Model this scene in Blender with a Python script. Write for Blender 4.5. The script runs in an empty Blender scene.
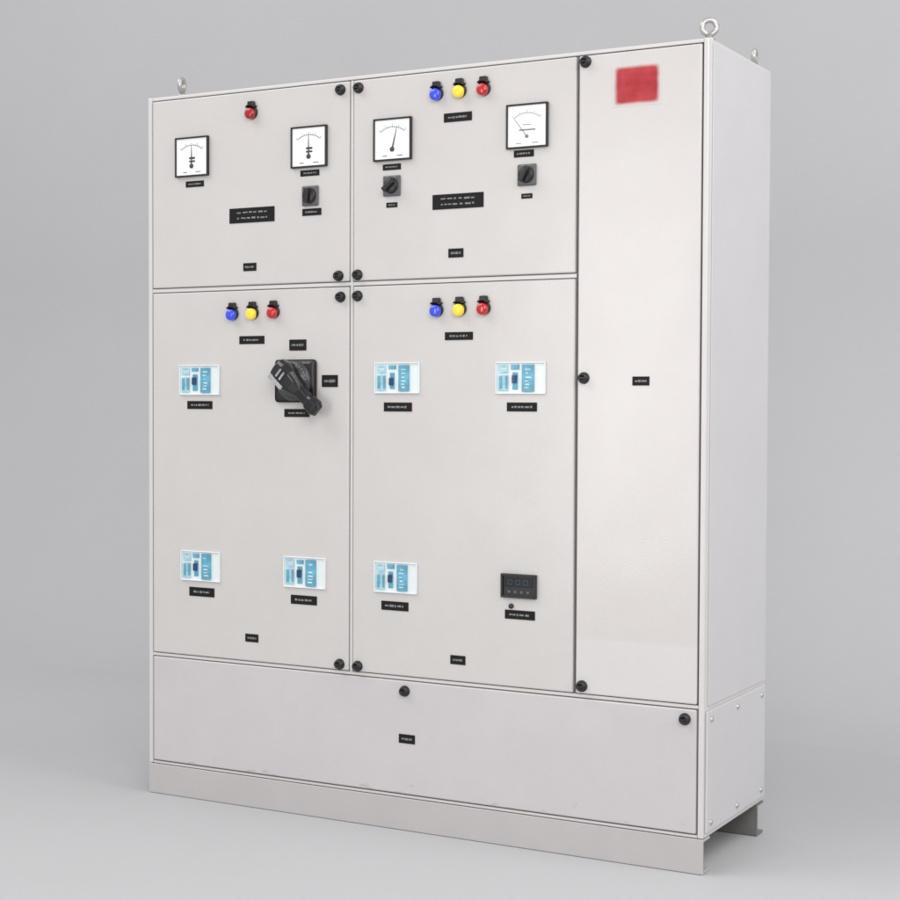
import bpy, bmesh, math, random
from mathutils import Vector, Matrix
random.seed(7)
C = bpy.context.scene.collection
# ------------------------------------------------------------------ camera
CAM = Vector((1.3615, -3.7142, 1.1395)); YAW, PIT, ROL, FPX = 0.5059, -0.0304, 0.0038, 1641.954
fw = Vector((-math.sin(YAW)*math.cos(PIT), math.cos(YAW)*math.cos(PIT), math.sin(PIT)))
r0 = Vector((math.cos(YAW), math.sin(YAW), 0)); u0 = r0.cross(fw)
rt = r0*math.cos(ROL) + u0*math.sin(ROL); up = -r0*math.sin(ROL) + u0*math.cos(ROL)
cd = bpy.data.cameras.new('camera'); cam = bpy.data.objects.new('camera', cd); C.objects.link(cam)
M = Matrix((rt, up, -fw)).transposed().to_4x4(); M.translation = CAM
cam.matrix_world = M
cd.sensor_width = 36; cd.lens = FPX/900*36; cd.clip_end = 100; cd.clip_start = .05
bpy.context.scene.camera = cam
def at(px, py):
    """measured photo point -> (x, z) on the cabinet's front face"""
    d = fw + rt*((px-450)/FPX) - up*((py-450)/FPX)
    q = CAM + d*(-CAM.y/d.y)
    return q.x, q.z
def span(px, py, w, h):
    x, z = at(px, py)
    x0, _ = at(px-w/2, py); x1, _ = at(px+w/2, py)
    _, z0 = at(px, py+h/2); _, z1 = at(px, py-h/2)
    return x, z, x1-x0, z1-z0
# ------------------------------------------------------------------ materials
def mat(name, col, rough=.45, metal=0, noise=0.0, nscale=8, bump=0.0, bscale=300, coat=0, trans=0, emit=0, flecks=None, pale_below=None, spec=.5):
    m = bpy.data.materials.new(name); m.use_nodes = True
    nt = m.node_tree; b = nt.nodes['Principled BSDF']
    b.inputs['Base Color'].default_value = col; b.inputs['Roughness'].default_value = rough
    b.inputs['Metallic'].default_value = metal; b.inputs['Coat Weight'].default_value = coat
    b.inputs['Transmission Weight'].default_value = trans; b.inputs['Specular IOR Level'].default_value = spec
    if emit:
        b.inputs['Emission Color'].default_value = col; b.inputs['Emission Strength'].default_value = emit
    tc = nt.nodes.new('ShaderNodeTexCoord')
    colout = None
    if noise:
        n = nt.nodes.new('ShaderNodeTexNoise'); n.inputs['Scale'].default_value = nscale; n.inputs['Detail'].default_value = 8; n.inputs['Roughness'].default_value = .65
        nt.links.new(tc.outputs['Object'], n.inputs['Vector'])
        r = nt.nodes.new('ShaderNodeValToRGB')
        r.color_ramp.elements[0].position = .3; r.color_ramp.elements[1].position = .7
        r.color_ramp.elements[0].color = [c*(1-noise) for c in col[:3]]+[1]
        r.color_ramp.elements[1].color = [min(1, c*(1+noise)) for c in col[:3]]+[1]
        nt.links.new(n.outputs['Fac'], r.inputs['Fac']); colout = r.outputs['Color']
    if flecks is not None or pale_below is not None:
        sx = nt.nodes.new('ShaderNodeSeparateXYZ'); nt.links.new(tc.outputs['Object'], sx.inputs[0])
    if flecks is not None:      # chipped, stained paint below the local height given
        n3 = nt.nodes.new('ShaderNodeTexNoise'); n3.inputs['Scale'].default_value = 38; n3.inputs['Detail'].default_value = 5
        mp = nt.nodes.new('ShaderNodeMapping'); mp.inputs['Scale'].default_value = (.45, 1, 1)
        nt.links.new(tc.outputs['Object'], mp.inputs['Vector']); nt.links.new(mp.outputs['Vector'], n3.inputs['Vector'])
        mr = nt.nodes.new('ShaderNodeMapRange'); mr.inputs['From Min'].default_value = flecks; mr.inputs['From Max'].default_value = flecks-.05
        mr.inputs['To Min'].default_value = 0; mr.inputs['To Max'].default_value = .15; nt.links.new(sx.outputs['Z'], mr.inputs['Value'])
        ad = nt.nodes.new('ShaderNodeMath'); ad.operation = 'ADD'; nt.links.new(n3.outputs['Fac'], ad.inputs[0]); nt.links.new(mr.outputs[0], ad.inputs[1])
        mk = nt.nodes.new('ShaderNodeMapRange'); mk.inputs['From Min'].default_value = .72; mk.inputs['From Max'].default_value = .80; mk.inputs['To Max'].default_value = .38
        nt.links.new(ad.outputs[0], mk.inputs['Value'])
        mx = nt.nodes.new('ShaderNodeMix'); mx.data_type = 'RGBA'; nt.links.new(mk.outputs[0], mx.inputs[0])
        nt.links.new(colout, mx.inputs[6]); mx.inputs[7].default_value = (.30, .23, .18, 1); colout = mx.outputs[2]
    if pale_below is not None:  # paler strip mixed into the colour at the door's foot
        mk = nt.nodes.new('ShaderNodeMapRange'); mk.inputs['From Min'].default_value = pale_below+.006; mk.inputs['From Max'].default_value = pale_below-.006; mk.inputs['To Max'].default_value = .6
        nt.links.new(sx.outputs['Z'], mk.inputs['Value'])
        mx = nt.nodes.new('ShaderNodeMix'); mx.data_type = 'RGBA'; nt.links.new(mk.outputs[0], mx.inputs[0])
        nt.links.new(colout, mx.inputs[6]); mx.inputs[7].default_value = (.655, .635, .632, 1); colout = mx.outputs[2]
    if colout is not None: nt.links.new(colout, b.inputs['Base Color'])
    if bump:
        n2 = nt.nodes.new('ShaderNodeTexNoise'); n2.inputs['Scale'].default_value = bscale; n2.inputs['Detail'].default_value = 3
        nt.links.new(tc.outputs['Object'], n2.inputs['Vector'])
        bp = nt.nodes.new('ShaderNodeBump'); bp.inputs['Strength'].default_value = bump; bp.inputs['Distance'].default_value = .002
        nt.links.new(n2.outputs['Fac'], bp.inputs['Height'])
        # slow waviness of the pressed sheet
        n4 = nt.nodes.new('ShaderNodeTexNoise'); n4.inputs['Scale'].default_value = 3.2; n4.inputs['Detail'].default_value = 1
        nt.links.new(tc.outputs['Object'], n4.inputs['Vector'])
        b2 = nt.nodes.new('ShaderNodeBump'); b2.inputs['Strength'].default_value = .5; b2.inputs['Distance'].default_value = .014
        nt.links.new(n4.outputs['Fac'], b2.inputs['Height']); nt.links.new(bp.outputs['Normal'], b2.inputs['Normal'])
        nt.links.new(b2.outputs['Normal'], b.inputs['Normal'])
    return m
PAINT = mat('cabinet_paint', (.59, .565, .553, 1), .27, noise=.022, nscale=6, bump=.14, bscale=220)
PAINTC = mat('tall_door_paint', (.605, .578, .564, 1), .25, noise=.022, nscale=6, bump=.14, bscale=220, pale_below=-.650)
COVER = mat('cover_paint', (.56, .532, .538, 1), .27, noise=.025, nscale=6, bump=.14, bscale=220, flecks=-.105)
FRAME = mat('frame_paint', (.63, .608, .602, 1), .34, noise=.02, nscale=6, bump=.08, bscale=260)
SIDE = mat('side_paint', (.60, .586, .598, 1), .38, noise=.022, nscale=4, bump=.1, bscale=260)
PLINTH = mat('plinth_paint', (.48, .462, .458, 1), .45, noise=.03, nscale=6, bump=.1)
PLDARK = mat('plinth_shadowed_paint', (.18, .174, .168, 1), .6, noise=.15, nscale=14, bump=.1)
RUBBER = mat('gasket_rubber', (.07, .068, .07, 1), .7, noise=.2)
BLACK = mat('black_plastic', (.012, .012, .014, 1), .4, noise=.2, nscale=40)
GLOSS = mat('glossy_black_plastic', (.012, .012, .014, 1), .22, noise=.2, nscale=40)
DARK = mat('dark_grey_plastic', (.025, .025, .028, 1), .3, noise=.15, nscale=40)
GREYP = mat('grey_plastic', (.10, .10, .11, 1), .4, noise=.1, nscale=40)
CHAR = mat('charcoal_plastic', (.05, .05, .055, 1), .28, noise=.15, nscale=40)
DIM = mat('dim_segments', (.05, .055, .065, 1), .4, noise=.1, nscale=40)
LABEL = mat('label_black', (.010, .009, .010, 1), .55, noise=.2, nscale=60, spec=.2)
INK = mat('white_lettering', (.20, .20, .20, 1), .5, noise=.3, nscale=90)
MARK = mat('silver_marking_and_highlight', (.36, .36, .37, 1), .35, noise=.35, nscale=80)  # silver for the ring marks and the grip's painted-in highlights
DIAL = mat('dial_white', (.88, .90, .90, 1), .3, noise=.02)
DINK = mat('dial_ink', (.05, .05, .055, 1), .5, noise=.1)
STEEL = mat('zinc_steel', (.55, .54, .52, 1), .35, metal=.8, noise=.15, nscale=30)
CAST = mat('eye_steel', (.45, .44, .42, 1), .32, metal=.5, noise=.25, nscale=40)
BLUE = mat('blue_lens', (.03, .06, .58, 1), .2, coat=.5, emit=.30, noise=.05)
YEL = mat('yellow_lens', (.86, .58, .03, 1), .2, coat=.5, emit=.26, noise=.05)
RED = mat('red_lens', (.44, .013, .013, 1), .2, coat=.5, emit=.16, noise=.05)
REDOFF = mat('dark_red_lens', (.32, .009, .012, 1), .2, coat=.5, emit=.07, noise=.05)
MWHITE = mat('breaker_white', (.76, .81, .82, 1), .35, noise=.03)
TEAL = mat('breaker_teal', (.11, .36, .50, 1), .38, noise=.3, nscale=45)
PALE = mat('breaker_pale', (.34, .56, .64, 1), .38, noise=.3, nscale=45)
PALE2 = mat('breaker_faint', (.60, .71, .74, 1), .4, noise=.12, nscale=60)
TOGG = mat('breaker_toggle', (.014, .05, .14, 1), .3, noise=.1)
LCD = mat('display_glass', (.016, .020, .028, 1), .12, noise=.2)
# danger plate: worn red print, a little uneven, with soft faded edges
DANG = mat('danger_red', (.4, .012, .025, 1), .45)
nt = DANG.node_tree; b = nt.nodes['Principled BSDF']
tc = nt.nodes.new('ShaderNodeTexCoord'); sp = nt.nodes.new('ShaderNodeSeparateXYZ'); nt.links.new(tc.outputs['Generated'], sp.inputs[0])
def mth(op, a, bb=None):
    n = nt.nodes.new('ShaderNodeMath'); n.operation = op
    for i, v in enumerate((a, bb)):
        if v is None: continue
        if isinstance(v, (int, float)): n.inputs[i].default_value = v
        else: nt.links.new(v, n.inputs[i])
    return n.outputs[0]
ex = mth('ABSOLUTE', mth('SUBTRACT', sp.outputs['X'], .5)); ez = mth('ABSOLUTE', mth('SUBTRACT', sp.outputs['Z'], .5))
edge = mth('POWER', mth('ADD', mth('POWER', ex, 12.0), mth('POWER', ez, 12.0)), 1/12)
n = nt.nodes.new('ShaderNodeTexNoise'); n.inputs['Scale'].default_value = 3.0; n.inputs['Detail'].default_value = 2; nt.links.new(tc.outputs['Generated'], n.inputs['Vector'])
edge = mth('ADD', edge, mth('MULTIPLY', mth('SUBTRACT', n.outputs['Fac'], .5), .03))
r = nt.nodes.new('ShaderNodeValToRGB'); r.color_ramp.interpolation = 'EASE'; e = r.color_ramp.elements
e[0].position = .38; e[0].color = (0, 0, 0, 1); e[1].position = .495; e[1].color = (1, 1, 1, 1)
nt.links.new(edge, r.inputs['Fac'])
r2 = nt.nodes.new('ShaderNodeValToRGB'); e = r2.color_ramp.elements
e[0].position = .35; e[0].color = (.35, .009, .018, 1); e[1].position = .68; e[1].color = (.46, .030, .038, 1)
nt.links.new(n.outputs['Fac'], r2.inputs['Fac'])
mx = nt.nodes.new('ShaderNodeMix'); mx.data_type = 'RGBA'; nt.links.new(r.outputs['Color'], mx.inputs[0])
nt.links.new(r2.outputs['Color'], mx.inputs[6]); mx.inputs[7].default_value = (.605, .578, .564, 1)
nt.links.new(mx.outputs[2], b.inputs['Base Color'])
# ------------------------------------------------------------------ mesh helpers
def B(): return bmesh.new()
def box(bm, x0, x1, y0, y1, z0, z1, bev=0, seg=2):
    t = bmesh.new(); bmesh.ops.create_cube(t, size=1)
    for v in t.verts:
        v.co = Vector(((x0+x1)/2+v.co.x*(x1-x0), (y0+y1)/2+v.co.y*(y1-y0), (z0+z1)/2+v.co.z*(z1-z0)))
    if bev: bmesh.ops.bevel(t, geom=list(t.edges), offset=bev, segments=seg, affect='EDGES', profile=.5)
    merge(bm, t)
def merge(bm, t, mx=None):
    if mx is not None: bmesh.ops.transform(t, matrix=mx, verts=t.verts)
    me = bpy.data.meshes.new('tmp'); t.to_mesh(me); t.free(); bm.from_mesh(me); bpy.data.meshes.remove(me)
def lathe(bm, prof, n=28, cx=0, cz=0):
    """revolve (radius, depth towards the viewer) pairs about the y axis"""
    t = bmesh.new(); rings = []
    for rr, dep in prof:
        if rr < 1e-6: rings.append([t.verts.new((cx, -dep, cz))])
        else: rings.append([t.verts.new((cx+rr*math.cos(2*math.pi*i/n), -dep, cz+rr*math.sin(2*math.pi*i/n))) for i in range(n)])
    for a, c in zip(rings, rings[1:]):
        for i in range(n):
            j = (i+1) % n
            if len(a) == 1 and len(c) == 1: continue
            if len(a) == 1: f = [a[0], c[j], c[i]]
            elif len(c) == 1: f = [a[i], a[j], c[0]]
            else: f = [a[i], a[j], c[j], c[i]]
            t.faces.new(f)
    bmesh.ops.recalc_face_normals(t, faces=t.faces)
    for f in t.faces: f.smooth = True
    merge(bm, t)
def quad(bm, pts, y):
    bm.faces.new([bm.verts.new((p[0], y, p[1])) for p in pts])
def stroke(bm, p, q, w, y):
    d = Vector((q[0]-p[0], q[1]-p[1])); L = d.length or 1e-6; nn = Vector((-d.y, d.x))/L*w/2
    quad(bm, [(p[0]-nn.x, p[1]-nn.y), (q[0]-nn.x, q[1]-nn.y), (q[0]+nn.x, q[1]+nn.y), (p[0]+nn.x, p[1]+nn.y)], y)
WL = {}
def obj(name, bm, m, parent=None, loc=(0, 0, 0)):
    me = bpy.data.meshes.new(name)
    bmesh.ops.recalc_face_normals(bm, faces=bm.faces); bm.to_mesh(me); bm.free()
    me.materials.append(m)
    return link(name, me, parent, loc)
def link(name, me, parent, loc):
    o = bpy.data.objects.new(name, me); C.objects.link(o)
    loc = Vector(loc); WL[o] = loc
    if parent is not None: o.parent = parent; o.location = loc - WL[parent]
    else: o.location = loc
    return o
def dup(o, parent, loc):
    c = o.copy(); C.objects.link(c); c.parent = parent; WL[c] = Vector(loc); c.location = WL[c]-WL[parent]
    for ch in [x for x in o.children]:
        dup(ch, c, WL[c] + (WL[ch]-WL[o]))
    return c
# ------------------------------------------------------------------ setting
def sheet(name, prof, m):
    bm = B(); xs = (-9, 9); prev = None
    for y, z in prof:
        cur = [bm.verts.new((x, y, z)) for x in xs]
        if prev: bm.faces.new([prev[0], prev[1], cur[1], cur[0]])
        prev = cur
    for f in bm.faces: f.smooth = True
    o = obj(name, bm, m); o['kind'] = 'structure'; return o
GREY = mat('studio_grey', (.505, .505, .515, 1), .9, noise=.015, nscale=1.2, spec=.2)
WY, WR = 3.4, 1.8
sheet('floor', [(-9, 0), (WY-WR, 0)], GREY)
sheet('backdrop', [(WY-WR, 0)]+[(WY-WR+WR*math.sin(a*math.pi/32), WR-WR*math.cos(a*math.pi/32)) for a in range(1, 17)]+[(WY, 7)], GREY)
# ------------------------------------------------------------------ cabinet
XL, D, ZT = -1.690, .462, 2.0
root = bpy.data.objects.new('switchgear_cabinet', None); C.objects.link(root)
root.location = WL[root] = Vector((XL/2, D/2, 0))
root['label'] = 'tall pale grey electrical switchgear cabinet with meters, indicator lamps and breaker windows on its doors'
root['category'] = 'electrical cabinet'
bm = B()
box(bm, XL, 0, .018, D, .0865, ZT, .003)
box(bm, -.014, 0, .002, .0178, .0875, ZT, .003)
box(bm, XL, XL+.014, .002, .0178, .0875, ZT, .003)
box(bm, XL+.0145, -.0145, .004, .0178, 1.990, ZT-.001, .002)
box(bm, XL+.0145, -.0145, .004, .0178, .0875, .0945, .002)
box(bm, -1.0035, -.9955, .003, .0178, .409, 1.988, .001, 1)                # light strips between the doors
box(bm, XL+.0145, -1.0037, .0035, .0178, 1.4435, 1.4535, .001, 1); box(bm, -.9953, -.342, .0035, .0178, 1.4435, 1.4535, .001, 1)
box(bm, XL+.0145, -.0145, .0035, .0178, .4005, .4087, .001, 1)
obj('carcass', bm, FRAME, root)
def door(name, x0, x1, z0, z1, locks, label=None, m=PAINT, gasket=False):
    bm = B(); cx, cz = (x0+x1)/2, (z0+z1)/2; w, h = (x1-x0)/2, (z1-z0)/2
    box(bm, -w, w, 0, .0155, -h, h, .0035, 3)
    o = obj(name, bm, m, root, (cx, 0, cz))
    if label: o['label'] = label
    if gasket:
        bm = B(); box(bm, -w-.004, w+.0025, .008, .0176, -h, h)
        obj('gasket', bm, RUBBER, o, (cx, 0, cz))
    for px, py in locks: lock(o, px, py)
    return o
lock_proto = None
def lock(parent, px, py):
    global lock_proto
    x, z = at(px+1, py)
    if lock_proto is None:
        bm = B(); lathe(bm, [(.0145, 0), (.0145, .004), (.0125, .006), (.0115, .013), (.009, .0145), (.007, .0145), (.007, .011), (0, .011)])
        box(bm, -.0065, .0065, -.0135, -.010, -.0016, .0016)
        lock_proto = obj('lock', bm, BLACK, parent, (x, 0, z))
    else: dup(lock_proto, parent, (x, 0, z))
a1 = door('door', XL+.018, -1.006, 1.456, 1.987, [(340, 90), (338, 276)])
b1 = door('door', -.993, -.344, 1.456, 1.987, [(358, 88), (357, 275)])
a2 = door('door', XL+.018, -1.006, .411, 1.441, [(340, 297), (339, 664)])
b2 = door('door', -.993, -.344, .411, 1.441, [(357, 296), (357, 666)])
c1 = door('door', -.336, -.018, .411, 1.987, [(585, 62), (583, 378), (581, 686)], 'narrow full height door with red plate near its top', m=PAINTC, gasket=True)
d1 = door('cover_panel', XL+.018, -.018, .098, .398, [(404, 691), (684, 719)], m=COVER)
# sides
for sx, X in ((1, 0), (-1, XL)):
    bm = B(); x0, x1 = sorted((X, X+sx*.003)); box(bm, x0, x1, .026, D-.006, .405, 1.990, .001, 1)
    obj('side_panel', bm, SIDE, root)
    bm = B(); x0, x1 = sorted((X, X+sx*.006)); box(bm, x0, x1, .012, D-.012, .100, .394, .002, 1)
    sp_ = obj('side_cover', bm, SIDE, root, (0, 0, 0))
    for y in (.04, .23, .42):
        for z in (.122, .372):
            bm = B(); lathe(bm, [(.007, 0), (.007, .002), (.004, .0045), (0, .005)], 12)
            bmesh.ops.rotate(bm, verts=bm.verts, cent=(0, 0, 0), matrix=Matrix.Rotation(sx*math.pi/2, 3, 'Z'))
            obj('screw', bm, STEEL, sp_, (X+sx*.006, y, z))
# plinth: two channels with a gap between them
def channel(y0, s, m):
    bm = B()
    ya, yb = sorted((y0, y0+s*.006)); box(bm, XL, .001, ya, yb, 0.001, .086, .0015, 1)
    ya, yb = sorted((y0+s*.0058, y0+s*.05))
    box(bm, XL+.0005, .0005, ya, yb, .079, .0855, .001, 1); box(bm, XL+.0005, .0005, ya, yb, .0014, .008, .001, 1)
    obj('plinth_channel', bm, m, root)
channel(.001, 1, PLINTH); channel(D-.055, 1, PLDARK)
# lifting eyes
def eye(x, y, ang):
    bm = B(); t = bmesh.new()
    R, r_ = .0170, .0068; n, k = 28, 12
    vs = [[t.verts.new(((R+r_*math.cos(2*math.pi*j/k))*math.cos(2*math.pi*i/n), r_*math.sin(2*math.pi*j/k), .033+(R+r_*math.cos(2*math.pi*j/k))*math.sin(2*math.pi*i/n))) for j in range(k)] for i in range(n)]
    for i in range(n):
        for j in range(k):
            f = t.faces.new([vs[i][j], vs[(i+1) % n][j], vs[(i+1) % n][(j+1) % k], vs[i][(j+1) % k]]); f.smooth = True
    merge(bm, t)
    t = bmesh.new(); lathe(t, [(0, 0), (.014, 0), (.014, .005), (.009, .007), (.008, .018), (0, .018)], 18)
    merge(bm, t, Matrix.Rotation(-math.pi/2, 4, 'X'))
    o = obj('lifting_eye', bm, CAST, root, (x, y, ZT)); o.rotation_euler.z = ang; return o
eye(-.016, .045, .45); eye(-.03, D-.04, 1.75); eye(XL+.10, D-.04, 1.75); eye(XL+.10, .03, 1.85)
# ------------------------------------------------------------------ lettering and name plates
def lettering(w, h, lines):
    """faint worn engraving: short broken marks, nothing legible in the photo"""
    bm = B(); lh = h*.74/lines
    for l in range(lines):
        zc = h*.37-lh*(l+.5); x = -w*.36+random.random()*w*.05; lim = w*(.36-random.random()*.06)
        while x < lim:
            L = min(w*random.uniform(.05, .16)/(.6+.4*lines), lim-x)
            if L > w*.012: stroke(bm, (x, zc+random.uniform(-.02, .02)*h), (x+L, zc+random.uniform(-.02, .02)*h), lh*random.uniform(.22, .36), -.0002)
            x += L+w*random.uniform(.018, .05)
    return bm
def plate(px, py, w, h, lines=1):
    x, z, W, H = span(px, py, w, h)
    bm = B(); box(bm, -W/2, W/2, -.002, 0, -H/2, H/2, .0006, 1)
    o = obj('name_plate', bm, LABEL, root, (x, 0, z))
    obj('lettering', lettering(W, H, lines), INK, o, (x, -.0021, z))
for a in ((195, 184, 18, 6), (310, 173, 19, 6), (312, 212, 19, 7), (250, 267, 13, 8), (458, 117, 28, 9), (392, 167, 18, 6), (524, 153.5, 20, 7),
          (392, 205, 11, 5), (527, 196, 11, 5), (456, 253, 15, 9), (252, 340, 25, 8), (298, 345, 17, 11), (330, 381, 16, 12), (297, 413, 25, 8), (200, 405, 25, 8),
          (202, 592, 25, 9), (304, 600, 26, 9), (252, 638, 13, 8), (459, 336, 28, 8), (398, 407, 28, 9), (522, 407, 30, 9), (395, 606, 27, 9),
          (520, 615, 30, 9), (458, 660, 15, 9), (641, 381, 17, 9), (407, 739, 16, 9)): plate(*a)
plate(252, 215, 45, 15, 2); plate(458, 201, 51, 15, 2)
# ------------------------------------------------------------------ meters
FAINT = mat('dial_faint_ink', (.22, .22, .23, 1), .5, noise=.1)
def meter(px, py, ang, kind):
    x, z = at(px, py); s = .0575; hz = .0555; f = .0042
    bm = B()
    for a in ((-s, s, hz-f, hz), (-s, s, -hz, -hz+f), (-s, -s+f, -hz+f, hz-f), (s-f, s, -hz+f, hz-f)):
        box(bm, a[0], a[1], -.010, 0, a[2], a[3], .0008, 1)
    box(bm, -s+.003, s-.003, -.004, -.0005, -hz+.003, hz-.003)
    o = obj('panel_meter', bm, BLACK, root, (x, 0, z))
    bm = B(); box(bm, -s+f+.0002, s-f-.0002, -.0062, -.0042, -hz+f+.0002, hz-f-.0002)
    obj('dial', bm, DIAL, o, (x, 0, z))
    bm = B(); c = (0, -.026); R = .058
    A0, A1 = math.radians(52), math.radians(128)
    for i in range(24):
        a, b_ = A0+(A1-A0)*i/24, A0+(A1-A0)*(i+1)/24
        stroke(bm, (c[0]+R*math.cos(a), c[1]+R*math.sin(a)), (c[0]+R*math.cos(b_), c[1]+R*math.sin(b_)), .0012, -.0066)
    for i in range(13):
        a = A0+(A1-A0)*i/12; L = .008 if i % 3 == 0 else .004
        stroke(bm, (c[0]+R*math.cos(a), c[1]+R*math.sin(a)), (c[0]+(R+L)*math.cos(a), c[1]+(R+L)*math.sin(a)), .0011, -.0067)
    stroke(bm, (-.030, -.043), (-.016, -.043), .002, -.0066); stroke(bm, (.014, -.043), (.032, -.043), .002, -.0066)
    if kind == 'wide': stroke(bm, (-.022, -.010), (.024, -.010), .004, -.0064); stroke(bm, (-.012, .003), (.012, .003), .002, -.0064)
    if kind == 'block': stroke(bm, (-.009, -.004), (.012, -.004), .006, -.0064); stroke(bm, (-.009, -.013), (.012, -.013), .005, -.0064)
    obj('scale', bm, FAINT if kind == 'wide' else DINK, o, (x, 0, z))
    bm = B(); a = math.radians(90-ang)
    t = bmesh.new(); n_ = (-math.sin(a), math.cos(a)); tip = (c[0]+R*.98*math.cos(a), c[1]+R*.98*math.sin(a))
    q0 = .0010 if kind == 'wide' else .0024
    quad(t, [(c[0]+n_[0]*q0, c[1]+n_[1]*q0), (c[0]-n_[0]*q0, c[1]-n_[1]*q0), (tip[0]-n_[0]*.0006, tip[1]-n_[1]*.0006), (tip[0]+n_[0]*.0006, tip[1]+n_[1]*.0006)], -.0078)
    merge(bm, t); k = .7 if kind == 'wide' else 1
    lathe(bm, [(.0065*k, .0062), (.0065*k, .0085), (.004*k, .0095), (0, .0095)], 16, c[0], c[1])
    obj('needle', bm, FAINT if kind == 'wide' else DINK, o, (x, 0, z))
meter(193, 157, 0, 'block'); meter(310, 147, 0, 'block'); meter(393.5, 139.5, 14, 'plain'); meter(528, 126, -38, 'wide')
# ------------------------------------------------------------------ indicator lamps
lamp_proto = {}
def lamp(px, py, m, nm):
    x, z = at(px+2.5, py-1)
    if nm in lamp_proto: dup(lamp_proto[nm], root, (x, 0, z)); return
    bm = B(); lathe(bm, [(0, 0), (.0178, 0), (.0178, .006), (.0165, .009), (.0155, .009)], 28)
    t = bmesh.new()                       # hood over the lens
    n = 12; oi = []
    for i in range(n+1):
        a = math.radians(42+96*i/n); ca, sa = math.cos(a), math.sin(a)
        oi.append([t.verts.new((R*ca, y, R*sa+.002)) for R, y in ((.0220, 0), (.0205, -.015), (.0172, -.015), (.0172, 0))])
    for p, q in zip(oi, oi[1:]):
        for j in range(4): t.faces.new([p[j], p[(j+1) % 4], q[(j+1) % 4], q[j]])
    t.faces.new(oi[0]); t.faces.new(oi[-1]); merge(bm, t)
    box(bm, -.0105, .0105, -.012, 0, .018, .031, .002, 1)
    o = obj('indicator_lamp', bm, BLACK, root, (x, 0, z))
    bm = B(); lathe(bm, [(.0155, .006), (.0155, .014), (.0148, .0175), (.0125, .020), (.008, .0215), (0, .022)], 28)
    l = obj('lens', bm, m, o, (x, 0, z-.003)); l['label'] = nm+' indicator lens'
    lamp_proto[nm] = o
for row in (((435, 95), (458, 92), (482, 90)), ((231, 315), (251, 314), (272, 313)), ((435, 311), (458, 310), (482, 309))):
    for p, m, nm in zip(row, (BLUE, YEL, RED), ('blue', 'yellow', 'red')): lamp(p[0], p[1], m, nm)
lamp(250, 114, REDOFF, 'dark red')
# ------------------------------------------------------------------ selector switches
def selector(px, py, ang):
    x, z = at(px, py)
    bm = B(); box(bm, -.026, .026, -.007, 0, -.027, .027, .003, 2)
    o = obj('selector_switch', bm, GREYP, root, (x, 0, z))
    bm = B(); lathe(bm, [(.021, .007), (.020, .014), (.017, .016), (0, .016)], 24)
    t = bmesh.new(); box(t, -.0065, .0065, -.030, -.0155, -.020, .020, .003, 2); merge(bm, t, Matrix.Rotation(ang, 4, 'Y'))
    obj('knob', bm, BLACK, o, (x, 0, z))
    for u in (-.016, .006):
        bm = B(); stroke(bm, (u, .0238), (u+.010, .0238), .003, -.0073); obj('marking', bm, INK, o, (x, 0, z))
selector(311, 196, .1); selector(392.5, 186, .9); selector(527.5, 175, .5)
# ------------------------------------------------------------------ breaker windows
def breaker(px, py, w=44, h=31):
    x, z, W, H = span(px, py, w, h)
    bm = B(); t_ = .0030
    for a in ((-W/2, W/2, H/2-t_, H/2), (-W/2, W/2, -H/2, -H/2+t_), (-W/2, -W/2+t_, -H/2+t_, H/2-t_), (W/2-t_, W/2, -H/2+t_, H/2-t_)):
        box(bm, a[0], a[1], -.006, 0, a[2], a[3], .0008, 1)
    box(bm, -W/2+t_, W/2-t_, -.0012, -.0004, -H/2+t_, H/2-t_)
    o = obj('breaker_window', bm, MWHITE, root, (x, 0, z))
    f = lambda u: -W/2+u*W
    j = lambda s: random.uniform(-s, s)
    for u0, u1, v0, v1, dp, m, nm in ((.06, .25, -.40, .10, .0050, PALE, 'module'), (.06, .25, .16, .41, .0040, PALE, 'module'), (.54, .77, -.42, .41, .0066, TEAL, 'module'),
                                  (.31, .47, .28, .41, .0040, TEAL, 'sticker'), (.08, .14, -.34, .06, .0056, TEAL, 'sticker'), (.20, .24, -.34, .06, .0056, TEAL, 'sticker'),
                                  (.335, .445, -.36, .18, .0030, TEAL, 'toggle_recess')):
        bm = B(); box(bm, f(u0+j(.006)), f(u1+j(.006)), -dp, -.0013 if dp < .0055 or dp > .006 else -.0051, H*(v0+j(.012)), H*(v1+j(.012)), .0005, 1)
        obj(nm, bm, m, o, (x, 0, z))
    bm = B(); vv = random.choice((-.06, -.14)); box(bm, f(.352), f(.428), -.012, -.0031, H*(vv-.10), H*(vv+.15), .0018, 2)
    obj('toggle', bm, TOGG, o, (x, 0, z))
    bm = B()
    for v in (.27, .15, .02, -.10, -.20, -.30):
        u0 = .58+random.random()*.05; u1 = .66+random.random()*.07
        if random.random() < .85: stroke(bm, (f(u0), H*v), (f(u1), H*v), H*random.uniform(.025, .05), -.0068)
    stroke(bm, (f(.09), H*.29), (f(.22), H*.29), H*.04, -.0042)
    obj('lettering', bm, PALE2, o, (x, 0, z))
for a in ((200, 380, 40, 30), (397.5, 378, 45, 31), (521, 378, 50, 32), (201, 566, 39, 30), (305, 572.5, 42, 31), (396, 577.5, 43, 31)): breaker(*a)
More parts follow.
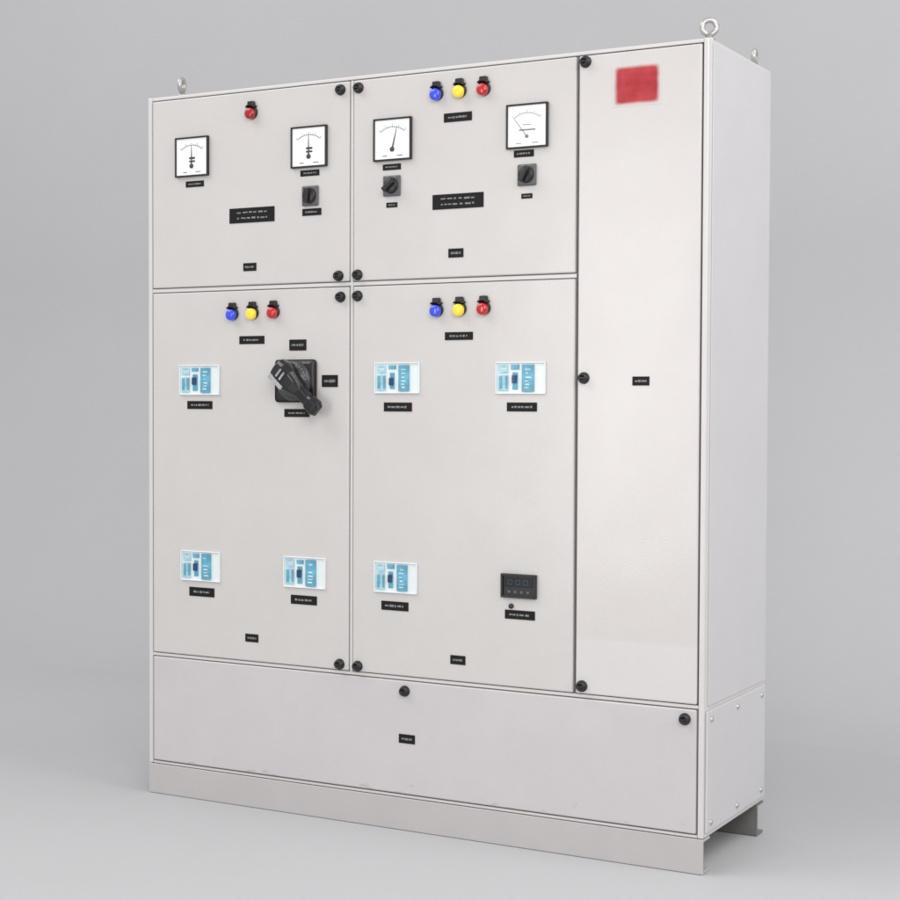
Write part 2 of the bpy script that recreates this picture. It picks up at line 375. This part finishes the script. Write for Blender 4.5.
# ------------------------------------------------------------------ rotary isolator handle
x, z = at(297, 381)
bm = B(); box(bm, -.066, .066, -.012, 0, -.058, .058, .010, 4)
h_ = obj('rotary_handle', bm, BLACK, root, (x, 0, z))
bm = B(); lathe(bm, [(.055, .011), (.055, .018), (.052, .023), (.046, .026), (.042, .026), (.040, .030), (.034, .034), (0, .036)], 32)
obj('boss', bm, CHAR, h_, (x, 0, z))
bm = B(); t = bmesh.new()
secs = [(-.066, .017, .028, .044), (-.058, .027, .025, .056), (-.035, .034, .022, .064), (-.005, .034, .022, .066), (.020, .026, .026, .062), (.042, .020, .032, .056), (.076, .018, .036, .056), (.088, .022, .036, .060), (.110, .024, .036, .060), (.123, .017, .038, .055)]
prev = None
for L, hw, d0, d1_ in secs:
    cur = [t.verts.new((hw*a, -d, -L)) for a, d in ((-1, d0), (1, d0), (1, d1_-.012), (.80, d1_-.003), (.50, d1_), (-.50, d1_), (-.80, d1_-.003), (-1, d1_-.012))]
    if prev:
        for j in range(8): t.faces.new([prev[j], prev[(j+1) % 8], cur[(j+1) % 8], cur[j]])
    else: t.faces.new(cur)
    prev = cur
t.faces.new(prev)
bmesh.ops.recalc_face_normals(t, faces=t.faces)
bmesh.ops.bevel(t, geom=list(t.edges), offset=.0014, segments=1, affect='EDGES')
RG = Matrix.Rotation(-.84, 4, 'Y')
merge(bm, t, RG)
g_ = obj('grip', bm, GLOSS, h_, (x+.006, 0, z))
for u0, u1, v0, v1 in ((-.030, -.018, -.004, .050), (-.012, .014, .028, .034), (-.012, .014, .014, .020)):      # gloss highlights of the grip, put in as pale strips
    bm = B(); t = bmesh.new(); box(t, u0, u1, -.0672, -.058, v0, v1, .0012, 1); merge(bm, t, RG)
    obj('marking', bm, MARK, h_, (x+.006, 0, z))
for i in range(9):
    a = math.radians(5+i*13); bm = B(); stroke(bm, (.0435*math.cos(a), .0435*math.sin(a)), (.0465*math.cos(a), .0465*math.sin(a)), .0035, -.0265)
    obj('marking', bm, MARK, h_, (x, 0, z))
for u in (-.044, -.024, .030, .044):
    bm = B(); stroke(bm, (u-.006, .049), (u+.006, .049), .004, -.0123); obj('marking', bm, INK, h_, (x, 0, z))
# ------------------------------------------------------------------ digital meter
x, z, W, H = span(519.5, 586, 35, 24)
bm = B()
for a in ((-W/2, W/2, H/2-.006, H/2), (-W/2, W/2, -H/2, -H/2+.006), (-W/2, -W/2+.006, -H/2+.006, H/2-.006), (W/2-.006, W/2, -H/2+.006, H/2-.006)):
    box(bm, a[0], a[1], -.010, 0, a[2], a[3], .001, 1)
box(bm, -W/2+.006, W/2-.006, -.005, -.0005, -H/2+.006, H/2-.006)
o = obj('digital_meter', bm, BLACK, root, (x, 0, z))
bm = B(); box(bm, -W*.40, W*.40, -.0062, -.0052, -H*.05, H*.34)
obj('display', bm, LCD, o, (x, 0, z))
for u in (-.27, -.09, .09, .27):
    bm = B(); box(bm, W*u-.004, W*u+.004, -.0075, -.0052, -H*.31, -H*.20, .001, 1)
    obj('button', bm, GREYP, o, (x, 0, z))
bm = B()
for u in (-.24, -.02, .2):
    for dz in (.06, .24): stroke(bm, (W*u-.006, H*dz), (W*u+.006, H*dz), .0016, -.0064)
    for du in (-.006, .006): stroke(bm, (W*u+du, H*.07), (W*u+du, H*.23), .0016, -.0065)
obj('display_segments', bm, DIM, o, (x, 0, z))
x, z = at(511.5, 606)
bm = B(); lathe(bm, [(.0065, 0), (.0065, .005), (.0045, .008), (0, .008)], 16)
obj('push_button', bm, DARK, root, (x, 0, z))
# ------------------------------------------------------------------ danger plate
x, z, W, H = span(637, 84.5, 49, 42)
bm = B(); box(bm, -W/2, W/2, -.0006, 0, -H/2, H/2)
obj('danger_plate', bm, DANG, root, (x, 0, z))
# ------------------------------------------------------------------ light
w = bpy.data.worlds.new('World'); bpy.context.scene.world = w; w.use_nodes = True
w.node_tree.nodes['Background'].inputs[0].default_value = (.99, .992, 1, 1); w.node_tree.nodes['Background'].inputs[1].default_value = .56
def area(name, loc, tgt, size, power, col=(1, 1, 1)):
    l = bpy.data.lights.new(name, 'AREA'); l.shape = 'RECTANGLE'; l.size, l.size_y = size; l.energy = power; l.color = col
    o = bpy.data.objects.new(name, l); C.objects.link(o); o.location = loc
    o.rotation_euler = (Vector(tgt)-Vector(loc)).to_track_quat('-Z', 'Y').to_euler()
area('key_light', (1.8, -3.5, 2.9), (-.3, 0, 1.2), (2.2, 2), 86, (1, .985, .965))  # unseen main lamp, added to light the doors from the right
area('sheen_light', (-1.75, -3.7, 1.3), (-.2, 0, 1.2), (.7, 2.0), 30, (1, .99, .97))  # unseen lamp added only to put a sheen on the tall door
area('side_fill', (4.2, -.6, 2.4), (0, .3, 1.0), (2, 2), 46, (.99, .99, 1))  # unseen fill lamp, added to brighten the cabinet's right side
area('backdrop_fill', (-4.8, -2.2, 5.6), (-3.0, 3.4, 2.0), (5, 3), 175)  # unseen lamp added to lift the backdrop on the left
area('backdrop_fill', (2.6, .2, 4.8), (.2, 3.2, 1.2), (3, 2), 70)  # second added backdrop lamp, out of view on the right
s = bpy.context.scene
s.view_settings.view_transform = 'Standard'; s.view_settings.look = 'None'; s.view_settings.exposure = 0
